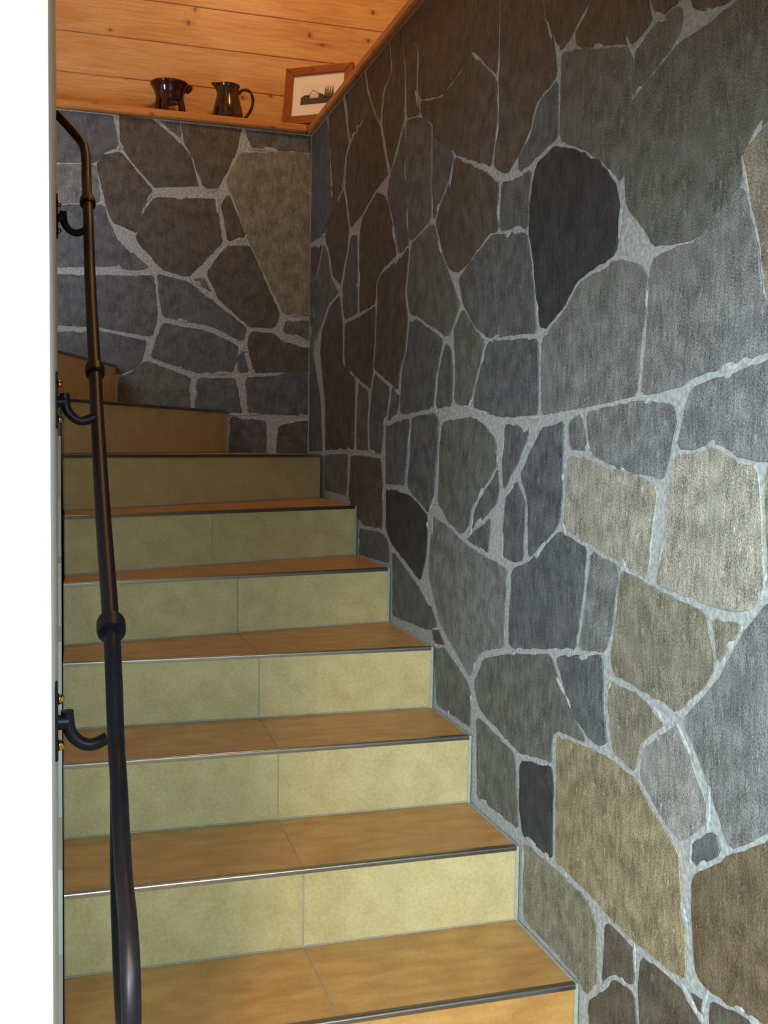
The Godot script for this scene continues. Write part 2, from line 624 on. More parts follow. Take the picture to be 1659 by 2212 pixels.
func window(called: String, at: Vector3, size: Vector2, turn: float, label: String) -> void:
	var o := setting(called, label, "window")
	o.position = at
	o.rotation.y = turn
	var h := size / 2.0
	var st := begin()
	for s in [-1.0, 1.0]:
		box(st, Vector3(s * (h.x - 0.025) - 0.025, -h.y, -0.03), Vector3(s * (h.x - 0.025) + 0.025, h.y, 0.03), 0.004)
		box(st, Vector3(-h.x, s * (h.y - 0.025) - 0.025, -0.03), Vector3(h.x, s * (h.y - 0.025) + 0.025, 0.03), 0.004)
	obj("window_frame", done(st), mats.white, o)
	st = begin()
	box(st, Vector3(-h.x + 0.04, -h.y + 0.04, -0.006), Vector3(h.x - 0.04, h.y - 0.04, 0.006))
	obj("pane", done(st), glow(Color(0.80, 0.90, 1.0), 2.5), o)

# ---------------------------------------------------------------- stone walls
func ragged(raw: Array, cx: float, grow: float) -> PackedVector2Array:
	# a traced outline with broken, uneven edges
	var base := PackedVector2Array()
	for i in range(0, raw.size(), 2):
		base.append(Vector2(raw[i], raw[i + 1]))
	base = inset(ccw(base), -grow)
	var rounded := PackedVector2Array()
	for i in base.size():                                # cut every corner a little
		var a := base[(i + base.size() - 1) % base.size()]
		var b := base[i]
		var c := base[(i + 1) % base.size()]
		var ka := minf(0.010, a.distance_to(b) * 0.3)
		var kc := minf(0.010, c.distance_to(b) * 0.3)
		rounded.append(b.move_toward(a, ka))
		rounded.append(b.move_toward(c, kc))
	var out := PackedVector2Array()
	for i in rounded.size():
		var a := rounded[i]
		var b := rounded[(i + 1) % rounded.size()]
		var n := maxi(1, int(a.distance_to(b) / 0.016))
		var side := (b - a).orthogonal().normalized()
		for k in n:
			var p := a.lerp(b, float(k) / n)
			var w := jag.get_noise_2d(p.x * 28.0 + cx, p.y * 28.0) * 0.0045 + jag.get_noise_2d(p.x * 90.0, p.y * 90.0 + cx) * 0.0030
			out.append(p + side * w)
	return out

func put_stone(wall: Node3D, f: Transform3D, tone: String, raw: Array, clip: PackedVector2Array, grow := 0.0005) -> PackedVector2Array:
	var poly := ragged(raw, rng.randf() * 50.0, grow)
	var cut := Geometry2D.intersect_polygons(poly, clip)
	if cut.is_empty():
		return poly
	poly = cut[0]
	if not sound(poly):                                  # too thin for ragged edges: keep the plain outline
		var plain := PackedVector2Array()
		for i in range(0, raw.size(), 2):
			plain.append(Vector2(raw[i], raw[i + 1]))
		poly = ccw(plain)
	if poly.size() < 3:
		return poly
	var st := begin()
	var face := 0.0016 + rng.randf() * 0.0014
	plate(st, f, poly, -0.012, face, 0.0012, Vector2(rng.randf_range(-0.004, 0.004), rng.randf_range(-0.004, 0.004)), false)
	obj("stone", done(st), mats["%s_%d" % [tone, rng.randi() % 2]], wall)
	return poly

func smears(wall: Node3D, f: Transform3D, outlines: Array, each: int, m: Material) -> void:
	# mortar that was wiped over the edges of the slabs
	var st := begin()
	for poly in outlines:
		for k in each:
			var i := rng.randi() % (poly as PackedVector2Array).size()
			var p: Vector2 = poly[i]
			var q: Vector2 = poly[(i + 1) % poly.size()]
			if p.distance_to(q) < 0.002 or p.y > TOP_Y - 0.06:
				continue
			var u := (q - p).normalized()
			var v := u.orthogonal()
			var ru := rng.randf_range(0.008, 0.040)
			var rv := rng.randf_range(0.004, 0.009)
			var rim: Array[Vector2] = []
			for a in 18:
				var w := TAU * a / 18.0
				var s := 1.0 + rng.randf_range(-0.16, 0.16)
				rim.append(p + u * cos(w) * ru * s + v * sin(w) * rv * s)
			for a in 18:
				var r0 := rim[a]
				var r1 := rim[(a + 1) % 18]
				var c0 := p.lerp(r0, 0.55)
				var c1 := p.lerp(r1, 0.55)
				var up := (r0 - p).cross(r1 - p) < 0.0
				tri3(st, f * Vector3(p.x, p.y, 0.0036), f * Vector3(c0.x, c0.y, 0.0033), f * Vector3(c1.x, c1.y, 0.0033), up)
				quad(st, f * Vector3(c0.x, c0.y, 0.0033), f * Vector3(r0.x, r0.y, 0.0016), f * Vector3(r1.x, r1.y, 0.0016), f * Vector3(c1.x, c1.y, 0.0033), up)
	var o := obj("mortar_smear", done(st), m, wall)
	o.set_meta("kind", "stuff")

func sound(poly: PackedVector2Array) -> bool:
	var p := inset(ccw(poly.duplicate()), 0.0012)
	return p.size() > 2 and not Geometry2D.triangulate_polygon(p).is_empty() and Geometry2D.merge_polygons(p, PackedVector2Array([p[0], p[0] + Vector2(1e-5, 0), p[0] + Vector2(0, 1e-5)])).size() == 1

func rect(x0: float, y0: float, x1: float, y1: float) -> PackedVector2Array:
	return PackedVector2Array([Vector2(x0, y0), Vector2(x1, y0), Vector2(x1, y1), Vector2(x0, y1)])

func area_of(p: PackedVector2Array) -> float:
	var a := 0.0
	for i in p.size():
		a += p[i].cross(p[(i + 1) % p.size()])
	return absf(a) / 2.0

func filler(wall: Node3D, f: Transform3D, zone: Rect2, cell: Vector2, taken: Array, clip: PackedVector2Array) -> void:
	# the same rubble goes on beyond the picture
	var nx := int(zone.size.x / cell.x)
	var ny := int(zone.size.y / cell.y)
	var grid := {}
	for i in nx + 1:
		for j in ny + 1:
			grid[Vector2i(i, j)] = zone.position + Vector2(i * zone.size.x / nx, j * zone.size.y / ny) + Vector2(rng.randf_range(-0.3, 0.3) * cell.x, rng.randf_range(-0.3, 0.3) * cell.y)
	var tones := ["slate", "grey", "green", "tan", "brown", "dark"]
	for i in nx:
		for j in ny:
			var mid := Vector2.ZERO
			var q: Array[Vector2] = []
			for d in [Vector2i(0, 0), Vector2i(1, 0), Vector2i(1, 1), Vector2i(0, 1)]:
				q.append(grid[Vector2i(i, j) + d])
				mid += q[-1] / 4.0
			var raw := []
			for p in q:
				var e := p.move_toward(mid, 0.010)
				raw.append(e.x)
				raw.append(e.y)
			var poly := PackedVector2Array([Vector2(raw[0], raw[1]), Vector2(raw[2], raw[3]), Vector2(raw[4], raw[5]), Vector2(raw[6], raw[7])])
			var whole := area_of(poly)
			var free := true
			for t in taken:
				for c in Geometry2D.intersect_polygons(poly, t):
					if area_of(c) > 0.0004:
						free = false
			var left := 0.0
			for c in Geometry2D.intersect_polygons(poly, clip):
				left += area_of(c)
			if free and left > whole * 0.35:
				put_stone(wall, f, tones[rng.randi() % tones.size()], raw, clip)

func build_stone_walls() -> void:
	var w := setting("wall_right", "wall of irregular grey-green quartzite slabs with pale mortar joints, right of the stairs", "wall")
	var st := begin()
	box(st, Vector3(WALL_X, 0.0, BACK_Z - 0.2), Vector3(WALL_X + 0.20, TOP_Y, 1.2))
	obj("mortar_bed", done(st), mats.mortar, w)
	var f := Transform3D(Basis(Vector3(0, 0, -1), Vector3(0, 1, 0), Vector3(-1, 0, 0)), Vector3(WALL_X, 0, 0))
	var clip := rect(-0.93, 0.02, 4.285, TOP_Y - 0.006)
	var taken := []
	for s in RIGHT_STONES:
		taken.append(put_stone(w, f, s[0], s[1], clip))
	smears(w, f, taken, 2, mats.mortar)
	filler(w, f, Rect2(-0.93, 0.02, 2.21, 2.4), Vector2(0.28, 0.24), taken, clip)
	filler(w, f, Rect2(1.25, 2.20, 1.6, 0.62), Vector2(0.26, 0.16), taken, clip)
	var b := setting("wall_back", "lower stone wall of grey-brown slabs behind the winding steps, topped by a wooden ledge", "wall")
	st = begin()
	box(st, Vector3(-1.0, 0.0, BACK_Z - 0.2), Vector3(WALL_X, TOP_Y, BACK_Z))
	obj("mortar_bed", done(st), mats.mortar, b)
	f = Transform3D(Basis.IDENTITY, Vector3(0, 0, BACK_Z))
	clip = rect(-0.99, 0.3, WALL_X - 0.004, TOP_Y - 0.006)
	taken = []
	for s in BACK_STONES:
		taken.append(put_stone(b, f, s[0], s[1], clip, 0.0035))
	smears(b, f, taken, 2, mats.mortar)
	filler(b, f, Rect2(-0.99, 1.6, 0.87, 1.23), Vector2(0.26, 0.2), taken, clip)

# ---------------------------------------------------------------- board walls
func build_wood_walls() -> void:
	var w := setting("wall_wood", "upper wall of horizontal knotty pine boards above the stone wall", "wall")
	var st := begin()
	box(st, Vector3(-1.0, TOP_Y + 0.05, WOOD_Z - 0.2), Vector3(2.2, 4.35, WOOD_Z - 0.018))
	obj("backing", done(st), mats.pine_3, w)
	var y := TOP_Y + 0.048
	var k := 0
	while y < 4.33:
		var x := -1.0
		st = begin()
		box(st, Vector3(x, y + 0.001, WOOD_Z - 0.018), Vector3(2.0, minf(y + 0.159, 4.35), WOOD_Z), 0.0025)
		obj("board", done(st), mats["pine_%d" % (k % 4)], w)
		y += 0.16
		k += 1
	solid("wall_wood_side", Vector3(2.0, 2.3, -4.5), Vector3(2.2, 4.35, -1.16), mats.pine_0, "pine side wall upstairs", "wall")

# ---------------------------------------------------------------- stairs
# distance of each nosing from the camera plane, along the left wall and along the stone wall (steps -2 ... )
const LEFT := [1.229, 1.524, 1.819, 2.110, 2.410, 2.706, 2.932, 3.090, 3.288, 3.338]
const RIGHT := [1.229, 1.524, 1.819, 2.113, 2.412, 2.704, 3.116, 3.5105, 4.026]
const JOINT := [0.49, 0.49, 0.49, 0.485, 0.489, 0.495, 0.489, 0.450, 0.343]

func build_stairs() -> void:
	var o := thing("staircase", "winding staircase tiled in yellow-beige stoneware with metal nosings", "staircase")
	var xl := 0.0
	var xr := WALL_X - 0.013
	var fronts := []
	for k in 9:
		fronts.append([Vector2(xl + (0.001 if k < 6 else 0.004 if k == 6 else 0.008), LEFT[k]), Vector2(xr, RIGHT[k])])
	fronts.append([Vector2(0.010, 3.338), Vector2(0.643, 4.285)])
	fronts.append([Vector2(-0.116, 3.36), Vector2(0.204, 4.285)])
	fronts.append([Vector2(-0.22, 3.36), Vector2(-0.16, 4.285)])
	fronts.append([Vector2(-0.45, 3.36), Vector2(-0.47, 4.285)])
	fronts.append([Vector2(-0.74, 3.36), Vector2(-0.76, 4.285)])
	fronts.append([Vector2(-0.99, 3.36), Vector2(-0.99, 4.285)])
	for k in fronts.size() - 1:
		var y: float = TREAD0 + RISE * (k - 2)
		var a: Vector2 = fronts[k][0]
		var b: Vector2 = fronts[k][1]
		var c: Vector2 = fronts[k + 1][1]
		var d: Vector2 = fronts[k + 1][0]
		var back := (c - d).normalized().orthogonal()    # towards the climb
		if back.dot((c + d - a - b)) < 0.0:
			back = -back
		var plan: Array = [a, b, c, d]
		if k == 8:
			plan = [a, b, Vector2(xr, 4.285), c, d]
		if k == 9:
			plan = [a, b, c, d, Vector2(-0.004, 3.36)]
		var step := begin()
		var foot := Transform3D(Basis(Vector3(1, 0, 0), Vector3(0, 0, -1), Vector3(0, 1, 0)), Vector3(0, y, 0))
		var core := PackedVector2Array(plan)
		var along := (b - a).normalized()
		var into := along.orthogonal()
		if into.dot((c + d) / 2 - (a + b) / 2) < 0.0:
			into = -into
		core[0] += into * 0.0025
		core[1] += into * 0.0025
		if k < 8:
			core[1] += along * ((WALL_X - 0.0045 - core[1].x) / along.x)
			var rear := (c - d).normalized()
			core[2] += rear * ((WALL_X - 0.0045 - core[2].x) / rear.x)
		plate(step, foot, core, -(RISE + 0.05) if k > 0 else -y, -0.0022, 0.0)
		var st_node := obj("step", done(step), mats.grout, o)
		# joint position on this nosing and on the next
		var split := k < 9
		var jf := a.lerp(b, ((JOINT[k] - a.x) / (b.x - a.x)) if split else 0.5)
		var pieces := []
		if k < 8:
			var jb := d.lerp(c, (JOINT[k + 1] - d.x) / (c.x - d.x))
			pieces = [[a, jf, jb, d], [jf, b, c, jb]]
		elif k == 8:
			pieces = [[a, jf, c, d], [jf, b, Vector2(xr, 4.285), c]]
		else:
			pieces = [plan]
		for p in pieces:
			var poly := inset(ccw(PackedVector2Array(p)), 0.0013)
			var t := begin()
			plate(t, foot, poly, -0.011, 0.0, 0.0008)
			obj("tread_tile", done(t), mats["tread_%d" % (rng.randi() % 3)], st_node)
		# riser tiles
		var cuts := [a, jf, b] if split else [a, b]
		for i in cuts.size() - 1:
			var p0: Vector2 = cuts[i]
			var p1: Vector2 = cuts[i + 1]
			var len := p0.distance_to(p1)
			var dir := (p1 - p0) / len
			var bx := Vector3(dir.x, 0, -dir.y)
			var out := Vector3(-into.x, 0, into.y)
			var fr := Transform3D(Basis(bx, Vector3.UP, out), Vector3(p0.x, y - RISE, -p0.y))
			var t := begin()
			plate(t, fr, rect(0.0013, 0.0025, len - 0.0013, RISE - 0.0105), -0.010, 0.0, 0.0008)
			obj("riser_tile", done(t), mats[("riser_%d" if k > 2 else "tread_%d") % (rng.randi() % 3)], st_node)
		# metal nosing profile
		var n2 := begin()
		var full := a.distance_to(b)
		var fr2 := Transform3D(Basis(Vector3(along.x, 0, -along.y), Vector3.UP, Vector3(-into.x, 0, into.y)), Vector3(a.x, y, -a.y))
		nosing(n2, fr2, full)
		obj("nosing_trim", done(n2), mats.steel, st_node)

func nosing(st: SurfaceTool, f: Transform3D, length: float) -> void:
	# rounded metal edge, 9 mm high, standing 1.5 mm in front of the riser and just above the tread
	var prof := PackedVector2Array()
	prof.append(Vector2(-0.012, 0.0008))
	for i in 6:
		var a := PI / 2 - PI / 2 * i / 5.0
		prof.append(Vector2(-0.0035 + 0.005 * cos(a), -0.0042 + 0.005 * sin(a)))
	prof.append(Vector2(0.0015, -0.0098))
	prof.append(Vector2(-0.012, -0.0098))
	var n := prof.size()
	for i in n:
		var p := prof[i]
		var q := prof[(i + 1) % n]
		quad(st, f * Vector3(0, p.y, p.x), f * Vector3(0, q.y, q.x), f * Vector3(length, q.y, q.x), f * Vector3(length, p.y, p.x))
	for i in range(1, n - 1):
		tri3(st, f * Vector3(0, prof[0].y, prof[0].x), f * Vector3(0, prof[i].y, prof[i].x), f * Vector3(0, prof[i + 1].y, prof[i + 1].x), true)
		tri3(st, f * Vector3(length, prof[0].y, prof[0].x), f * Vector3(length, prof[i].y, prof[i].x), f * Vector3(length, prof[i + 1].y, prof[i + 1].x))

# ---------------------------------------------------------------- ledge and cap
func build_ledge() -> void:
	var o := thing("wooden_ledge", "long pine ledge board on top of the back stone wall, carrying the pottery", "shelf")
	var st := begin()
	box(st, Vector3(-0.998, TOP_Y + 0.0015, WOOD_Z + 0.002), Vector3(WALL_X - 0.022, TOP_Y + 0.0335, BACK_Z + 0.022), 0.006)
	obj("board", done(st), mats.pine_trim, o)
	st = begin()
	box(st, Vector3(-0.998, TOP_Y + 0.0335, WOOD_Z + 0.002), Vector3(WALL_X - 0.022, TOP_Y + 0.0475, WOOD_Z + 0.014), 0.003)
	obj("back_strip", done(st), mats.pine_trim, o)
	var t := setting("trim_1", "pine cap board along the top of the right stone wall", "trim")
	st = begin()
	box(st, Vector3(WALL_X - 0.020, TOP_Y, WOOD_Z), Vector3(WALL_X + 0.22, TOP_Y + 0.033, -1.16), 0.006)
	obj("board", done(st), mats.pine_trim, t)

# ---------------------------------------------------------------- handrail
const RAIL_X := 0.066

func rp(z: float, y: float, x := RAIL_X) -> Vector3:
	return Vector3(x, y + EYE, -z)

func build_handrail() -> void:
	var o := thing("handrail", "black wrought-iron tube handrail with a looped lower end, fixed to the white wall", "handrail")
	var st := begin(false)
	var ctrl := [rp(3.06, 0.880, LEFT_X + 0.002), rp(3.055, 0.866, 0.004), rp(3.045, 0.843, 0.024), rp(3.03, 0.810, 0.050), rp(3.015, 0.788, 0.061), rp(2.985, 0.750), rp(2.92, 0.675), rp(2.78, 0.575), rp(2.58, 0.373),
		rp(2.238, 0.138), rp(2.10, 0.041), rp(1.80, -0.133), rp(1.476, -0.288), rp(1.375, -0.390), rp(1.307, -0.428), rp(1.255, -0.468), rp(1.198, -0.500), rp(1.12, -0.519),
		rp(1.080, -0.550), rp(1.068, -0.600), rp(1.088, -0.645), rp(1.14, -0.665), rp(1.21, -0.655), rp(1.285, -0.602), rp(1.32, -0.548), rp(1.325, -0.500), rp(1.318, -0.460), rp(1.326, -0.425)]
	var path := smooth_path(ctrl, 0.010)
	var rad := PackedFloat32Array()
	var gone := 0.0
	for i in path.size():
		if i > 0:
			gone += path[i].distance_to(path[i - 1])
		# drawn thinner towards the looped end
		rad.append(lerpf(0.0128, 0.0104, clampf((gone - 1.75) / 0.55, 0.0, 1.0)))
	tube(st, path, rad, 20)
	obj("rail", st, mats.iron, o)
	# swaged collars
	for c in [[1.560, -0.352, 1.0], [2.238, 0.138, 0.9], [2.80, 0.603, 0.9]]:
		var p := rp(c[0], c[1])
		var best := 0
		for i in path.size():
			if path[i].distance_to(p) < path[best].distance_to(p):
				best = i
		var t := (path[best + 2] - path[best - 2]).normalized()
		var m: Vector3 = path[best]
		st = begin(false)
		var pts := PackedVector3Array()
		var rr := PackedFloat32Array()
		for i in 13:
			var s := -1.0 + i / 6.0
			pts.append(m + t * s * 0.017)
			rr.append(0.0142 + 0.0062 * c[2] * sqrt(maxf(0.0, 1.0 - s * s * s * s)))
		tube(st, pts, rr, 24)
		obj("collar", st, mats.iron, o)
	# J-shaped wall brackets
	for b in [[1.500, -0.414], [2.041, 0.046], [2.763, 0.523]]:
		var z: float = b[0]
		var y: float = b[1]
		st = begin(false)
		var hook := smooth_path([rp(z, y + 0.036, LEFT_X + 0.016), rp(z, y + 0.022, LEFT_X + 0.017), rp(z, y + 0.004, LEFT_X + 0.021), rp(z, y - 0.010, LEFT_X + 0.034), rp(z, y - 0.014, LEFT_X + 0.050), rp(z, y - 0.006, RAIL_X - 0.006)], 0.004)
		tube(st, hook, even(hook.size(), 0.0088), 14)
		tube(st, PackedVector3Array([rp(z, y + 0.020, LEFT_X), rp(z, y + 0.020, LEFT_X + 0.018)]), even(2, 0.0105), 16)
		var br := obj("bracket", st, mats.iron, o)
		st = begin()
		box(st, rp(z + 0.020, y - 0.030, LEFT_X), rp(z - 0.020, y + 0.075, LEFT_X + 0.004), 0.0015)
		obj("wall_plate", done(st), mats.iron, br)
		for dy in [0.053, -0.012]:
			st = begin(false)
			var prof := PackedVector2Array([Vector2(0.0, 0.009), Vector2(0.003, 0.0085), Vector2(0.006, 0.0065), Vector2(0.0075, 0.0025), Vector2(0.0078, 0.0), Vector2(0.0, 0.0)])
			prof.reverse()
			lathe(st, prof, Vector3.ZERO, 16)
			var sc := obj("screw", st, mats.brass, br)
			sc.transform = Transform3D(Basis(Vector3(0, 0, 1), -PI / 2), rp(z, y + dy, LEFT_X + 0.004))

# ---------------------------------------------------------------- pottery and picture
func build_pot() -> void:
	var top := TOP_Y + 0.0355
	var o := thing("glazed_pot", "dark red-brown glazed pot with a flared rim and short feet, left of the jug", "pot", Vector3(0.421, top, -4.385))
	var st := begin(false)
	var outer := spline2([Vector2(0.0, 0.058), Vector2(0.036, 0.058), Vector2(0.050, 0.063), Vector2(0.055, 0.076), Vector2(0.059, 0.092), Vector2(0.066, 0.110), Vector2(0.074, 0.122), Vector2(0.077, 0.129), Vector2(0.073, 0.133), Vector2(0.066, 0.126), Vector2(0.052, 0.095), Vector2(0.046, 0.072), Vector2(0.0, 0.066)], 6)
	lathe(st, outer, Vector3.ZERO, 40)
	obj("bowl", st, mats.glaze_red, o)
	for a in [0.35, 2.05, 2.79, 4.5]:
		st = begin(false)
		foot_tube(st, Vector3(cos(a), 0, sin(a)))
		obj("foot", st, mats.glaze_red, o)
	st = begin(false)
	var lug := smooth_path([Vector3(0.066, 0.104, 0.0), Vector3(0.080, 0.116, 0.0), Vector3(0.084, 0.130, 0.0), Vector3(0.074, 0.131, 0.0)], 0.004)
	tube(st, lug, even(lug.size(), 0.0075), 10)
	obj("handle", st, mats.glaze_red, o)

func foot_tube(st: SurfaceTool, d: Vector3) -> void:
	var p := smooth_path([d * 0.044 + Vector3(0, 0.072, 0), d * 0.050 + Vector3(0, 0.036, 0), d * 0.050 + Vector3(0, 0.001, 0)], 0.006)
	var r := PackedFloat32Array()
	for i in p.size():
		r.append(lerpf(0.012, 0.016, float(i) / (p.size() - 1)))
	tube(st, p, r, 14)

func build_jug() -> void:
	var top := TOP_Y + 0.0355
	var o := thing("glazed_jug", "dark brown glazed pottery jug with a tall loop handle, between the pot and the picture", "jug", Vector3(0.655, top, -4.385))
	var st := begin(false)
	var prof := spline2([Vector2(0.0, 0.0), Vector2(0.052, 0.001), Vector2(0.060, 0.010), Vector2(0.062, 0.028), Vector2(0.058, 0.058), Vector2(0.049, 0.092), Vector2(0.044, 0.118), Vector2(0.045, 0.138), Vector2(0.049, 0.149), Vector2(0.046, 0.151), Vector2(0.041, 0.138), Vector2(0.040, 0.115), Vector2(0.050, 0.06), Vector2(0.050, 0.012), Vector2(0.0, 0.008)], 6)
	# turned body, its rim drawn out into a spout on the left
	var raw := begin(false)
	lathe(raw, prof, Vector3.ZERO, 44)
	var arr := raw.commit_to_arrays()
	var vs: PackedVector3Array = arr[Mesh.ARRAY_VERTEX]
	var ns: PackedVector3Array = arr[Mesh.ARRAY_NORMAL]
	for i in vs.size():
		var v := vs[i]
		var ang := atan2(v.z, -v.x)
		var pull := clampf((v.y - 0.105) / 0.045, 0.0, 1.0)
		pull = pull * pull * exp(-ang * ang * 5.0) * 0.020
		st.set_normal(ns[i])
		st.add_vertex(v + Vector3(-pull, pull * 0.2, 0))
	obj("body", st, mats.glaze_brown, o)
	st = begin(false)
	var h := smooth_path([Vector3(0.044, 0.122, 0), Vector3(0.062, 0.142, 0), Vector3(0.085, 0.140, 0), Vector3(0.102, 0.115, 0), Vector3(0.100, 0.080, 0), Vector3(0.084, 0.045, 0), Vector3(0.064, 0.022, 0), Vector3(0.054, 0.016, 0)], 0.006)
	tube(st, h, even(h.size(), 0.0062), 12)
	obj("handle", st, mats.glaze_brown, o)

func print_texture() -> ImageTexture:
	# a small ink drawing: a pitched-roof house with trees
	var im := Image.create(128, 96, false, Image.FORMAT_RGB8)
	im.fill(Color(0.90, 0.88, 0.82))
	var ink := Color(0.16, 0.17, 0.12)
	var r := RandomNumberGenerator.new()
	r.seed = 3
	for x in 128:
		var hill := 60 - 16 * sin(x * 0.028 + 0.2) - 5 * sin(x * 0.11)
		for y in 96:
			if y > hill and y < 90:
				im.set_pixel(x, y, ink.lerp(Color(0.62, 0.60, 0.50), r.randf() * 0.55))
	for k in 34:                                         # gable and roof slopes
		for t in 3:
			im.set_pixel(clampi(44 + k, 0, 127), clampi(24 + int(k * 0.8) + t, 0, 95), ink)
			im.set_pixel(clampi(44 - k / 2, 0, 127), clampi(24 + int(k * 0.8) + t, 0, 95), ink)
	for x in range(34, 66):
		for y in range(42, 62):
			if y > 24 + absi(x - 44) * 0.8:
				im.set_pixel(x, y, Color(0.80, 0.78, 0.70))
	for tr in [92, 100, 109, 118]:
		for y in range(14, 70):
			var wide := int((y - 14) * 0.11) + (y % 5) / 2
			for x in range(tr - wide, tr + wide + 1):
				if r.randf() < 0.8:
					im.set_pixel(clampi(x, 0, 127), y, ink)
	return ImageTexture.create_from_image(im)

func build_picture() -> void:
	var top := TOP_Y + 0.0355
	var o := thing("framed_picture", "small wooden framed ink drawing of a house, leaning in the corner of the ledge", "picture")
	var w := 0.295
	var h := 0.243
	var lean := deg_to_rad(9.0)
	var yaw := deg_to_rad(35.3)
	var bx := Vector3(cos(yaw), 0, sin(yaw))             # the right end comes towards the viewer
	var nrm := Vector3(-sin(yaw), 0, cos(yaw))
	var by := (Vector3.UP * cos(lean) - nrm * sin(lean)).normalized()
	var bz := bx.cross(by)
	o.transform = Transform3D(Basis(bx, by, bz), Vector3(0.877, top + 0.002, -4.352))
	var b := 0.036
	var st := begin()
	for poly in [
		[Vector2(0, 0), Vector2(w, 0), Vector2(w - b, b), Vector2(b, b)],
		[Vector2(w, 0), Vector2(w, h), Vector2(w - b, h - b), Vector2(w - b, b)],
		[Vector2(w, h), Vector2(0, h), Vector2(b, h - b), Vector2(w - b, h - b)],
		[Vector2(0, h), Vector2(0, 0), Vector2(b, b), Vector2(b, h - b)]]:
		plate(st, Transform3D.IDENTITY, PackedVector2Array(poly), -0.006, 0.012, 0.003)
	obj("frame", done(st), mats.frame_wood, o)
	st = begin()
	plate(st, Transform3D.IDENTITY, rect(b - 0.004, b - 0.004, w - b + 0.004, h - b + 0.004), -0.005, 0.003, 0.0)
	obj("mount", done(st), mats.mat_board, o)
	# the print itself, a sheet with its own picture
	var q := MeshInstance3D.new()
	var qm := QuadMesh.new()
	qm.size = Vector2(0.150, 0.088)
	q.mesh = qm
	q.name = "print"
	q.position = Vector3(w * 0.5, h * 0.50, 0.0036)
	var pm := mat(Color(1, 1, 1), 0.9)
	pm.albedo_texture = print_texture()
	q.material_override = pm
	o.add_child(q)

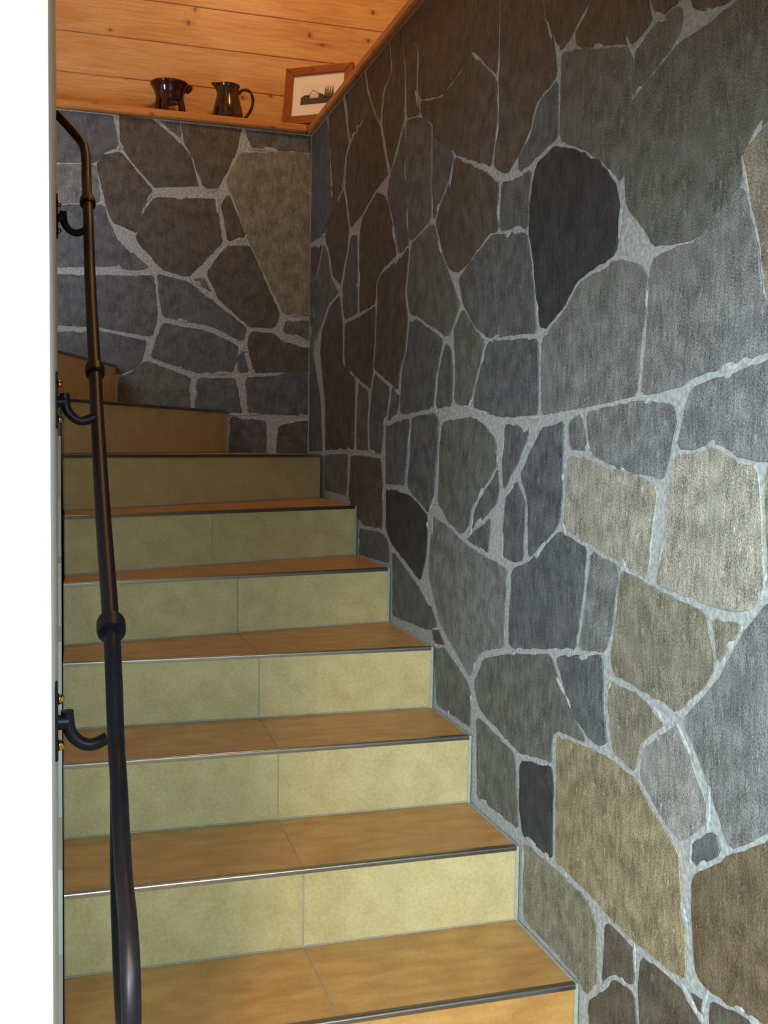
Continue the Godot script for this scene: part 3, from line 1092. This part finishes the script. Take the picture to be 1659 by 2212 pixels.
# ---------------------------------------------------------------- stone outlines, in metres on the wall
# right wall: distance along the wall, height
const RIGHT_STONES := [
	["dark", [2.033, 2.204, 1.928, 2.166, 1.835, 2.121, 1.784, 2.083, 1.757, 2.032, 1.754, 1.984, 1.766, 1.937, 1.820, 1.925, 1.864, 1.920, 1.919, 1.908, 1.975, 1.863, 2.063, 1.824, 2.087, 1.835, 2.110, 1.917, 2.134, 2.001, 2.156, 2.050, 2.149, 2.138, 2.126, 2.188]],
	["slate", [2.314, 2.190, 2.222, 2.180, 2.149, 2.182, 2.153, 2.129, 2.159, 2.058, 2.316, 2.081]],
	["green", [1.729, 2.200, 1.657, 2.224, 1.573, 2.254, 1.533, 2.252, 1.446, 2.256, 1.367, 2.267, 1.284, 2.247, 1.274, 2.085, 1.395, 2.028, 1.387, 1.984, 1.441, 1.952, 1.507, 1.917, 1.571, 1.921, 1.639, 1.928, 1.662, 1.959, 1.729, 2.011, 1.742, 2.073, 1.733, 2.137]],
	["tan", [1.392, 2.025, 1.274, 2.085, 1.254, 1.755, 1.319, 1.795, 1.341, 1.883, 1.378, 1.980]],
	["grey", [1.642, 1.907, 1.570, 1.916, 1.507, 1.913, 1.441, 1.948, 1.388, 1.980, 1.348, 1.884, 1.326, 1.800, 1.252, 1.733, 1.377, 1.709, 1.505, 1.695, 1.531, 1.679, 1.663, 1.671, 1.653, 1.747, 1.646, 1.844]],
	["grey", [2.071, 1.804, 1.966, 1.858, 1.909, 1.903, 1.837, 1.914, 1.750, 1.924, 1.697, 1.911, 1.648, 1.881, 1.654, 1.829, 1.662, 1.748, 1.673, 1.672, 1.850, 1.658, 2.066, 1.644, 2.074, 1.741]],
	["slate", [2.375, 1.828, 2.095, 1.811, 2.086, 1.741, 2.082, 1.642, 2.286, 1.645, 2.462, 1.672, 2.449, 1.717, 2.407, 1.781]],
	["slate", [2.366, 2.078, 2.308, 2.073, 2.165, 2.049, 2.138, 1.986, 2.122, 1.924, 2.100, 1.824, 2.375, 1.837, 2.448, 1.866, 2.537, 1.933, 2.577, 2.006, 2.520, 2.028, 2.441, 2.057]],
	["brown", [2.622, 2.326, 2.395, 2.233, 2.328, 2.191, 2.327, 2.083, 2.384, 2.086, 2.529, 2.033, 2.591, 2.023, 2.654, 2.045, 2.691, 2.081, 2.763, 2.184, 2.711, 2.238, 2.653, 2.274]],
	["brown", [2.340, 2.679, 2.134, 2.595, 2.105, 2.491, 2.045, 2.411, 2.031, 2.345, 2.134, 2.318, 2.163, 2.265, 2.227, 2.224, 2.283, 2.202, 2.364, 2.240, 2.334, 2.341, 2.342, 2.439, 2.338, 2.543]],
	["slate", [2.028, 2.336, 2.019, 2.218, 2.066, 2.211, 2.122, 2.201, 2.213, 2.188, 2.222, 2.218, 2.154, 2.259, 2.122, 2.313]],
	["green", [2.010, 2.384, 1.940, 2.367, 1.727, 2.299, 1.727, 2.200, 1.740, 2.081, 1.762, 2.065, 1.835, 2.125, 1.928, 2.173, 2.012, 2.208, 2.012, 2.322]],
	["brown", [2.129, 2.593, 1.885, 2.493, 1.906, 2.438, 1.966, 2.405, 2.014, 2.389, 2.032, 2.408, 2.098, 2.488]],
	["brown", [1.877, 2.490, 1.687, 2.411, 1.677, 2.354, 1.663, 2.316, 1.720, 2.301, 1.940, 2.371, 1.958, 2.400, 1.898, 2.435]],
	["brown", [1.680, 2.409, 1.577, 2.367, 1.577, 2.320, 1.648, 2.317, 1.671, 2.352]],
	["green", [1.714, 2.293, 1.645, 2.311, 1.577, 2.316, 1.564, 2.279, 1.587, 2.256, 1.726, 2.206, 1.721, 2.248]],
	["brown", [1.539, 2.351, 1.368, 2.281, 1.444, 2.265, 1.519, 2.280, 1.546, 2.303]],
	["brown", [3.062, 2.830, 2.916, 2.837, 2.628, 2.797, 2.351, 2.684, 2.349, 2.547, 2.354, 2.449, 2.512, 2.559, 2.614, 2.538, 2.734, 2.520, 2.912, 2.561, 2.939, 2.593, 2.932, 2.693]],
	["brown", [2.730, 2.512, 2.607, 2.530, 2.512, 2.554, 2.354, 2.440, 2.345, 2.344, 2.376, 2.243, 2.619, 2.334, 2.784, 2.419, 2.805, 2.466, 2.902, 2.512, 2.908, 2.553]],
	["slate", [2.801, 2.456, 2.629, 2.330, 2.667, 2.277, 2.726, 2.241, 2.778, 2.192, 2.792, 2.230]],
	["green", [3.038, 2.538, 2.914, 2.513, 2.816, 2.463, 2.803, 2.220, 2.813, 2.199, 2.987, 2.173, 3.015, 2.289, 3.032, 2.347, 3.046, 2.445]],
	["brown", [3.226, 2.864, 3.127, 2.859, 3.069, 2.703, 3.065, 2.551, 3.125, 2.493, 3.198, 2.427, 3.292, 2.607, 3.266, 2.694, 3.185, 2.734]],
	["brown", [3.117, 2.847, 3.068, 2.849, 2.949, 2.698, 2.956, 2.599, 2.918, 2.520, 3.034, 2.545, 3.055, 2.698]],
	["slate", [3.119, 2.463, 3.060, 2.539, 3.036, 2.348, 2.996, 2.172, 3.048, 2.155, 3.098, 2.157, 3.129, 2.224, 3.161, 2.277, 3.223, 2.359, 3.197, 2.417]],
	["brown", [3.503, 2.854, 3.241, 2.861, 3.205, 2.740, 3.292, 2.702, 3.318, 2.614, 3.328, 2.617, 3.395, 2.685, 3.453, 2.747]],
	["brown", [3.784, 2.853, 3.526, 2.859, 3.476, 2.754, 3.417, 2.691, 3.344, 2.620, 3.523, 2.684, 3.683, 2.651, 3.704, 2.689, 3.728, 2.783]],
	["brown", [3.400, 2.676, 3.323, 2.608, 3.217, 2.422, 3.343, 2.407, 3.523, 2.355, 3.667, 2.341, 3.746, 2.506, 3.732, 2.603, 3.677, 2.641, 3.511, 2.673]],
	["slate", [4.319, 2.852, 4.057, 2.850, 3.993, 2.762, 3.969, 2.572, 3.921, 2.479, 4.063, 2.389, 4.296, 2.397]],
	["brown", [4.012, 2.849, 3.810, 2.853, 3.730, 2.696, 3.702, 2.649, 3.758, 2.610, 3.773, 2.512, 3.852, 2.485, 3.940, 2.566]],
	["brown", [3.939, 2.555, 3.845, 2.476, 3.765, 2.499, 3.686, 2.342, 3.702, 2.279, 3.794, 2.157, 3.914, 2.205, 3.962, 2.297, 4.040, 2.371]],
	["brown", [4.295, 2.378, 4.085, 2.352, 4.260, 2.181, 4.289, 2.084]],
	["green", [4.054, 2.353, 3.992, 2.302, 3.943, 2.205, 3.820, 2.135, 3.982, 2.110, 4.115, 2.029, 4.233, 1.956, 4.086, 1.753, 4.266, 1.778, 4.287, 2.046, 4.244, 2.179]],
	["slate", [3.767, 2.143, 3.677, 2.275, 3.647, 2.312, 3.573, 2.298, 3.553, 2.032, 3.708, 2.023, 3.749, 2.044]],
	["brown", [3.543, 2.296, 3.511, 2.346, 3.337, 2.395, 3.233, 2.355, 3.175, 2.277, 3.116, 2.157, 3.282, 2.131, 3.332, 2.106, 3.339, 2.035, 3.529, 2.026]],
	["brown", [3.721, 2.009, 3.528, 2.012, 3.339, 2.027, 3.335, 1.959, 3.354, 1.818, 3.384, 1.757, 3.572, 1.812, 3.706, 1.850, 3.721, 1.891]],
	["slate", [4.319, 2.335, 4.106, 2.156, 4.271, 2.064, 4.249, 1.948, 4.085, 1.736, 4.044, 1.544, 4.280, 1.541]],
	["brown", [3.806, 2.121, 3.753, 2.002, 3.753, 1.868, 3.571, 1.799, 3.577, 1.556, 3.998, 1.548, 4.007, 1.718, 4.103, 1.937, 4.076, 2.018, 3.952, 2.098]],
	["green", [3.535, 1.788, 3.400, 1.750, 3.411, 1.636, 3.390, 1.553, 3.552, 1.556]],
	["slate", [3.332, 1.805, 3.161, 1.749, 3.191, 1.663, 3.220, 1.643, 3.245, 1.542, 3.368, 1.552, 3.383, 1.635, 3.361, 1.745]],
	["slate", [3.142, 1.755, 3.061, 1.730, 3.076, 1.672, 3.180, 1.648]],
	["brown", [3.316, 2.100, 3.266, 2.123, 3.047, 2.146, 2.995, 2.164, 3.002, 2.125, 3.028, 2.031, 2.997, 1.954, 3.017, 1.845, 3.065, 1.801, 3.080, 1.742, 3.152, 1.766, 3.333, 1.822, 3.314, 1.957]],
	["green", [2.978, 2.165, 2.809, 2.188, 2.774, 2.181, 2.698, 2.076, 2.632, 2.017, 2.563, 1.939, 2.617, 1.887, 2.651, 1.861, 2.907, 1.948, 2.976, 1.961, 3.005, 2.029, 2.984, 2.122]],
	["slate", [2.975, 1.949, 2.915, 1.938, 2.686, 1.860, 2.733, 1.777, 2.757, 1.677, 2.986, 1.668, 3.057, 1.669, 3.038, 1.813, 3.000, 1.843]],
	["slate", [2.668, 1.849, 2.625, 1.832, 2.607, 1.773, 2.606, 1.688, 2.633, 1.674, 2.735, 1.677, 2.714, 1.776]],
	["green", [2.546, 1.927, 2.454, 1.864, 2.392, 1.829, 2.419, 1.782, 2.461, 1.716, 2.484, 1.672, 2.589, 1.685, 2.593, 1.813, 2.608, 1.850, 2.604, 1.886]],
	["slate", [3.194, 1.633, 2.959, 1.655, 2.957, 1.625, 2.986, 1.521, 2.996, 1.451, 3.189, 1.451]],
	["slate", [2.937, 1.655, 2.749, 1.664, 2.707, 1.647, 2.711, 1.590, 2.739, 1.425, 2.783, 1.385, 2.925, 1.432, 2.974, 1.449, 2.956, 1.521]],
	["green", [2.681, 1.638, 2.467, 1.649, 2.405, 1.634, 2.310, 1.591, 2.296, 1.537, 2.344, 1.498, 2.447, 1.424, 2.479, 1.368, 2.523, 1.345, 2.616, 1.371, 2.705, 1.419, 2.696, 1.578]],
	["slate", [2.258, 1.628, 2.121, 1.612, 2.178, 1.540, 2.259, 1.473, 2.271, 1.537, 2.261, 1.591]],
	["slate", [2.293, 1.526, 2.281, 1.463, 2.307, 1.433, 2.475, 1.354, 2.457, 1.368, 2.429, 1.423, 2.330, 1.496]],
	["slate", [2.487, 1.339, 2.328, 1.405, 2.342, 1.316]],
	["slate", [2.248, 1.456, 2.188, 1.501, 2.138, 1.458, 2.138, 1.325, 2.179, 1.311, 2.256, 1.319]],
	["slate", [2.065, 1.615, 1.959, 1.631, 1.957, 1.525, 1.958, 1.444, 1.973, 1.411, 2.114, 1.330, 2.124, 1.459, 2.168, 1.512]],
	["grey", [1.940, 1.631, 1.876, 1.644, 1.870, 1.615, 1.852, 1.569, 1.929, 1.573]],
	["grey", [1.864, 1.645, 1.668, 1.662, 1.556, 1.653, 1.538, 1.631, 1.554, 1.575, 1.579, 1.521, 1.621, 1.533, 1.689, 1.534, 1.776, 1.547, 1.840, 1.565, 1.857, 1.615]],
	["rough", [1.942, 1.560, 1.863, 1.557, 1.775, 1.539, 1.630, 1.523, 1.596, 1.509, 1.607, 1.448, 1.618, 1.347, 1.715, 1.367, 1.832, 1.387, 1.952, 1.411, 1.944, 1.450]],
	["rough", [1.539, 1.569, 1.500, 1.570, 1.432, 1.581, 1.371, 1.559, 1.325, 1.552, 1.309, 1.470, 1.299, 1.366, 1.338, 1.333, 1.405, 1.329, 1.574, 1.340, 1.589, 1.344, 1.563, 1.450, 1.552, 1.547]],
	["grey", [1.504, 1.679, 1.377, 1.698, 1.251, 1.720, 1.241, 1.558, 1.318, 1.562, 1.367, 1.565, 1.432, 1.588, 1.501, 1.576, 1.540, 1.579, 1.527, 1.631]],
	["tan", [1.309, 1.551, 1.241, 1.552, 1.230, 1.382, 1.288, 1.367, 1.300, 1.471]],
	["slate", [2.199, 1.295, 2.174, 1.303, 2.118, 1.320, 1.969, 1.404, 1.843, 1.380, 1.852, 1.307, 1.879, 1.173, 2.199, 1.113, 2.212, 1.154]],
	["grey", [1.827, 1.376, 1.718, 1.359, 1.733, 1.264, 1.745, 1.202, 1.758, 1.191, 1.867, 1.173, 1.838, 1.309]],
	["grey", [2.741, 1.377, 2.630, 1.363, 2.529, 1.332, 2.350, 1.304, 2.223, 1.294, 2.233, 1.108, 2.381, 1.068, 2.442, 0.990, 2.570, 1.047, 2.669, 1.094, 2.766, 1.210, 2.762, 1.273]],
	["dark", [3.189, 1.438, 2.942, 1.425, 2.787, 1.379, 2.789, 1.270, 2.836, 1.183, 3.120, 1.266, 3.181, 1.303]],
	["brown", [3.613, 1.536, 3.244, 1.527, 3.219, 1.441, 3.222, 1.302, 3.444, 1.300, 3.565, 1.328, 3.637, 1.381]],
	["green", [3.998, 1.530, 3.657, 1.537, 3.662, 1.385, 3.991, 1.393]],
	["slate", [3.496, 1.281, 3.211, 1.293, 3.139, 1.255, 3.136, 1.203, 3.491, 1.191]],
	["slate", [3.110, 1.246, 2.860, 1.167, 2.742, 1.124, 2.686, 1.083, 2.753, 1.056, 3.099, 1.041]],
	["brown", [2.731, 1.065, 2.678, 1.070, 2.626, 1.038, 2.713, 1.026]],
	["green", [2.720, 1.015, 2.632, 1.030, 2.457, 0.977, 2.433, 0.949, 2.431, 0.864, 2.682, 0.861]],
	["green", [2.360, 1.056, 2.206, 1.098, 1.992, 1.139, 1.937, 1.079, 1.824, 0.997, 1.957, 0.985, 1.975, 0.969, 1.972, 0.912, 2.142, 0.885, 2.376, 0.926, 2.416, 0.979]],
	["slate", [1.968, 1.139, 1.768, 1.182, 1.763, 1.099, 1.744, 1.014, 1.797, 1.001, 1.881, 1.035, 1.924, 1.082]],
	["tan", [1.708, 1.356, 1.587, 1.332, 1.442, 1.316, 1.420, 1.263, 1.412, 1.237, 1.423, 1.211, 1.512, 1.136, 1.562, 1.142, 1.638, 1.149, 1.729, 1.154, 1.739, 1.193, 1.722, 1.266]],
	["tan", [1.741, 1.140, 1.637, 1.137, 1.548, 1.110, 1.627, 1.049, 1.637, 0.994, 1.719, 1.007, 1.745, 1.094]],
	["tan", [1.425, 1.310, 1.345, 1.313, 1.405, 1.241, 1.410, 1.265]],
	["grey", [1.291, 1.357, 1.230, 1.369, 1.210, 1.050, 1.358, 0.959, 1.382, 0.992, 1.401, 1.016, 1.456, 1.085, 1.499, 1.127, 1.406, 1.214, 1.337, 1.310]],
	["light", [1.618, 1.044, 1.510, 1.117, 1.472, 1.072, 1.409, 0.994, 1.481, 0.924, 1.532, 0.933, 1.585, 0.962, 1.625, 0.991]],
	["slate", [1.465, 0.925, 1.395, 0.977, 1.378, 0.944, 1.448, 0.898]],
	["sand", [1.954, 0.974, 1.814, 0.989, 1.725, 0.992, 1.636, 0.982, 1.595, 0.954, 1.540, 0.927, 1.493, 0.906, 1.485, 0.842, 1.469, 0.796, 1.460, 0.696, 1.601, 0.687, 1.724, 0.693, 1.795, 0.704, 1.945, 0.709, 1.948, 0.808, 1.949, 0.897]],
	["dark", [2.129, 0.870, 1.967, 0.903, 1.958, 0.707, 2.107, 0.707, 2.132, 0.765]],
	["green", [2.393, 0.905, 2.157, 0.874, 2.129, 0.711, 2.376, 0.704]],
	["tan", [2.103, 0.693, 1.966, 0.692, 1.805, 0.688, 1.763, 0.667, 1.748, 0.552, 1.799, 0.496, 1.826, 0.515, 2.091, 0.520]],
	["brown", [1.727, 0.682, 1.620, 0.671, 1.626, 0.602, 1.692, 0.596, 1.736, 0.555]],
	["brown", [1.789, 0.487, 1.692, 0.583, 1.621, 0.594, 1.599, 0.506, 1.770, 0.408]],
	["brown", [1.603, 0.672, 1.548, 0.677, 1.455, 0.678, 1.409, 0.650, 1.388, 0.627, 1.587, 0.513, 1.608, 0.604]],
	["brown", [1.445, 0.686, 1.407, 0.690, 1.417, 0.660]],
	["brown", [1.397, 0.692, 1.379, 0.705, 1.272, 0.725, 1.210, 0.729, 1.387, 0.628]],
	["rust", [1.456, 0.876, 1.359, 0.949, 1.209, 1.043, 1.191, 0.744, 1.272, 0.732, 1.380, 0.712, 1.435, 0.718, 1.451, 0.796]],
]
# back wall: x, height
const BACK_STONES := [
	["slate", [-0.116, 2.863, 0.190, 2.830, 0.219, 2.715, 0.151, 2.682, 0.127, 2.647, -0.118, 2.628]],
	["grey", [-0.118, 2.610, 0.125, 2.634, 0.142, 2.542, 0.144, 2.500, 0.116, 2.492, -0.119, 2.475]],
	["slate", [-0.119, 2.458, 0.125, 2.483, 0.159, 2.482, 0.185, 2.409, 0.210, 2.359, 0.217, 2.258, 0.128, 2.250, -0.120, 2.231]],
	["brown", [0.149, 2.672, 0.224, 2.694, 0.261, 2.650, 0.345, 2.558, 0.316, 2.503, 0.288, 2.390, 0.194, 2.426, 0.170, 2.497, 0.158, 2.561, 0.135, 2.633]],
	["brown", [0.219, 2.835, 0.346, 2.832, 0.448, 2.757, 0.496, 2.706, 0.527, 2.589, 0.354, 2.569, 0.266, 2.661, 0.224, 2.723]],
	["brown", [0.459, 2.828, 0.696, 2.834, 0.669, 2.727, 0.623, 2.627, 0.593, 2.580, 0.547, 2.593, 0.507, 2.698, 0.476, 2.747]],
	["slate", [0.369, 2.836, 0.448, 2.836, 0.456, 2.770]],
	["slate", [0.713, 2.832, 0.984, 2.841, 0.985, 2.766, 0.743, 2.758]],
	["tan", [0.693, 2.733, 0.952, 2.759, 0.987, 2.748, 0.994, 2.093, 0.877, 2.106, 0.729, 2.396, 0.653, 2.593, 0.640, 2.624]],
	["brown", [0.355, 2.528, 0.597, 2.542, 0.622, 2.374, 0.519, 2.264, 0.485, 2.229, 0.385, 2.256, 0.286, 2.363, 0.311, 2.467]],
	["brown", [0.620, 2.528, 0.646, 2.563, 0.718, 2.399, 0.645, 2.385]],
	["brown", [0.564, 2.249, 0.634, 2.358, 0.733, 2.367, 0.858, 2.098, 0.837, 2.044, 0.736, 2.045, 0.601, 2.159]],
	["slate", [0.510, 2.218, 0.547, 2.229, 0.577, 2.176]],
	["slate", [0.205, 2.359, 0.331, 2.258, 0.274, 2.243, 0.224, 2.251]],
	["slate", [-0.120, 2.203, 0.274, 2.218, 0.350, 2.225, 0.365, 2.073, 0.343, 1.990, 0.143, 2.017, -0.122, 2.019]],
	["slate", [0.368, 2.231, 0.488, 2.208, 0.586, 2.134, 0.722, 2.037, 0.704, 1.987, 0.585, 2.042, 0.389, 2.069, 0.376, 2.146]],
	["slate", [0.389, 2.038, 0.568, 2.015, 0.691, 1.959, 0.667, 1.859, 0.515, 1.853, 0.344, 1.908, 0.365, 1.975]],
	["slate", [-0.122, 1.980, 0.143, 1.995, 0.324, 1.967, 0.309, 1.903, 0.281, 1.853, 0.217, 1.836, -0.122, 1.911]],
	["green", [0.220, 1.820, 0.231, 1.822, 0.322, 1.887, 0.493, 1.830, 0.492, 1.706, 0.216, 1.725]],
	["slate", [0.527, 1.826, 0.674, 1.831, 0.706, 1.687, 0.516, 1.692]],
	["slate", [0.706, 1.948, 0.731, 1.861, 0.693, 1.860, 0.687, 1.917]],
	["brown", [0.741, 2.023, 0.833, 2.018, 0.876, 1.982, 0.996, 1.966, 0.997, 1.870, 0.756, 1.860, 0.729, 1.970]],
	["green", [0.887, 2.075, 0.994, 2.076, 0.995, 1.996, 0.878, 2.033]],
	["slate", [0.722, 1.836, 0.835, 1.844, 0.932, 1.866, 0.997, 1.855, 0.999, 1.694, 0.736, 1.693]],
	["slate", [0.664, 1.673, 0.806, 1.659, 0.807, 1.518, 0.656, 1.516]],
	["brown", [0.860, 1.639, 0.999, 1.670, 1.001, 1.510, 0.852, 1.509]],
]
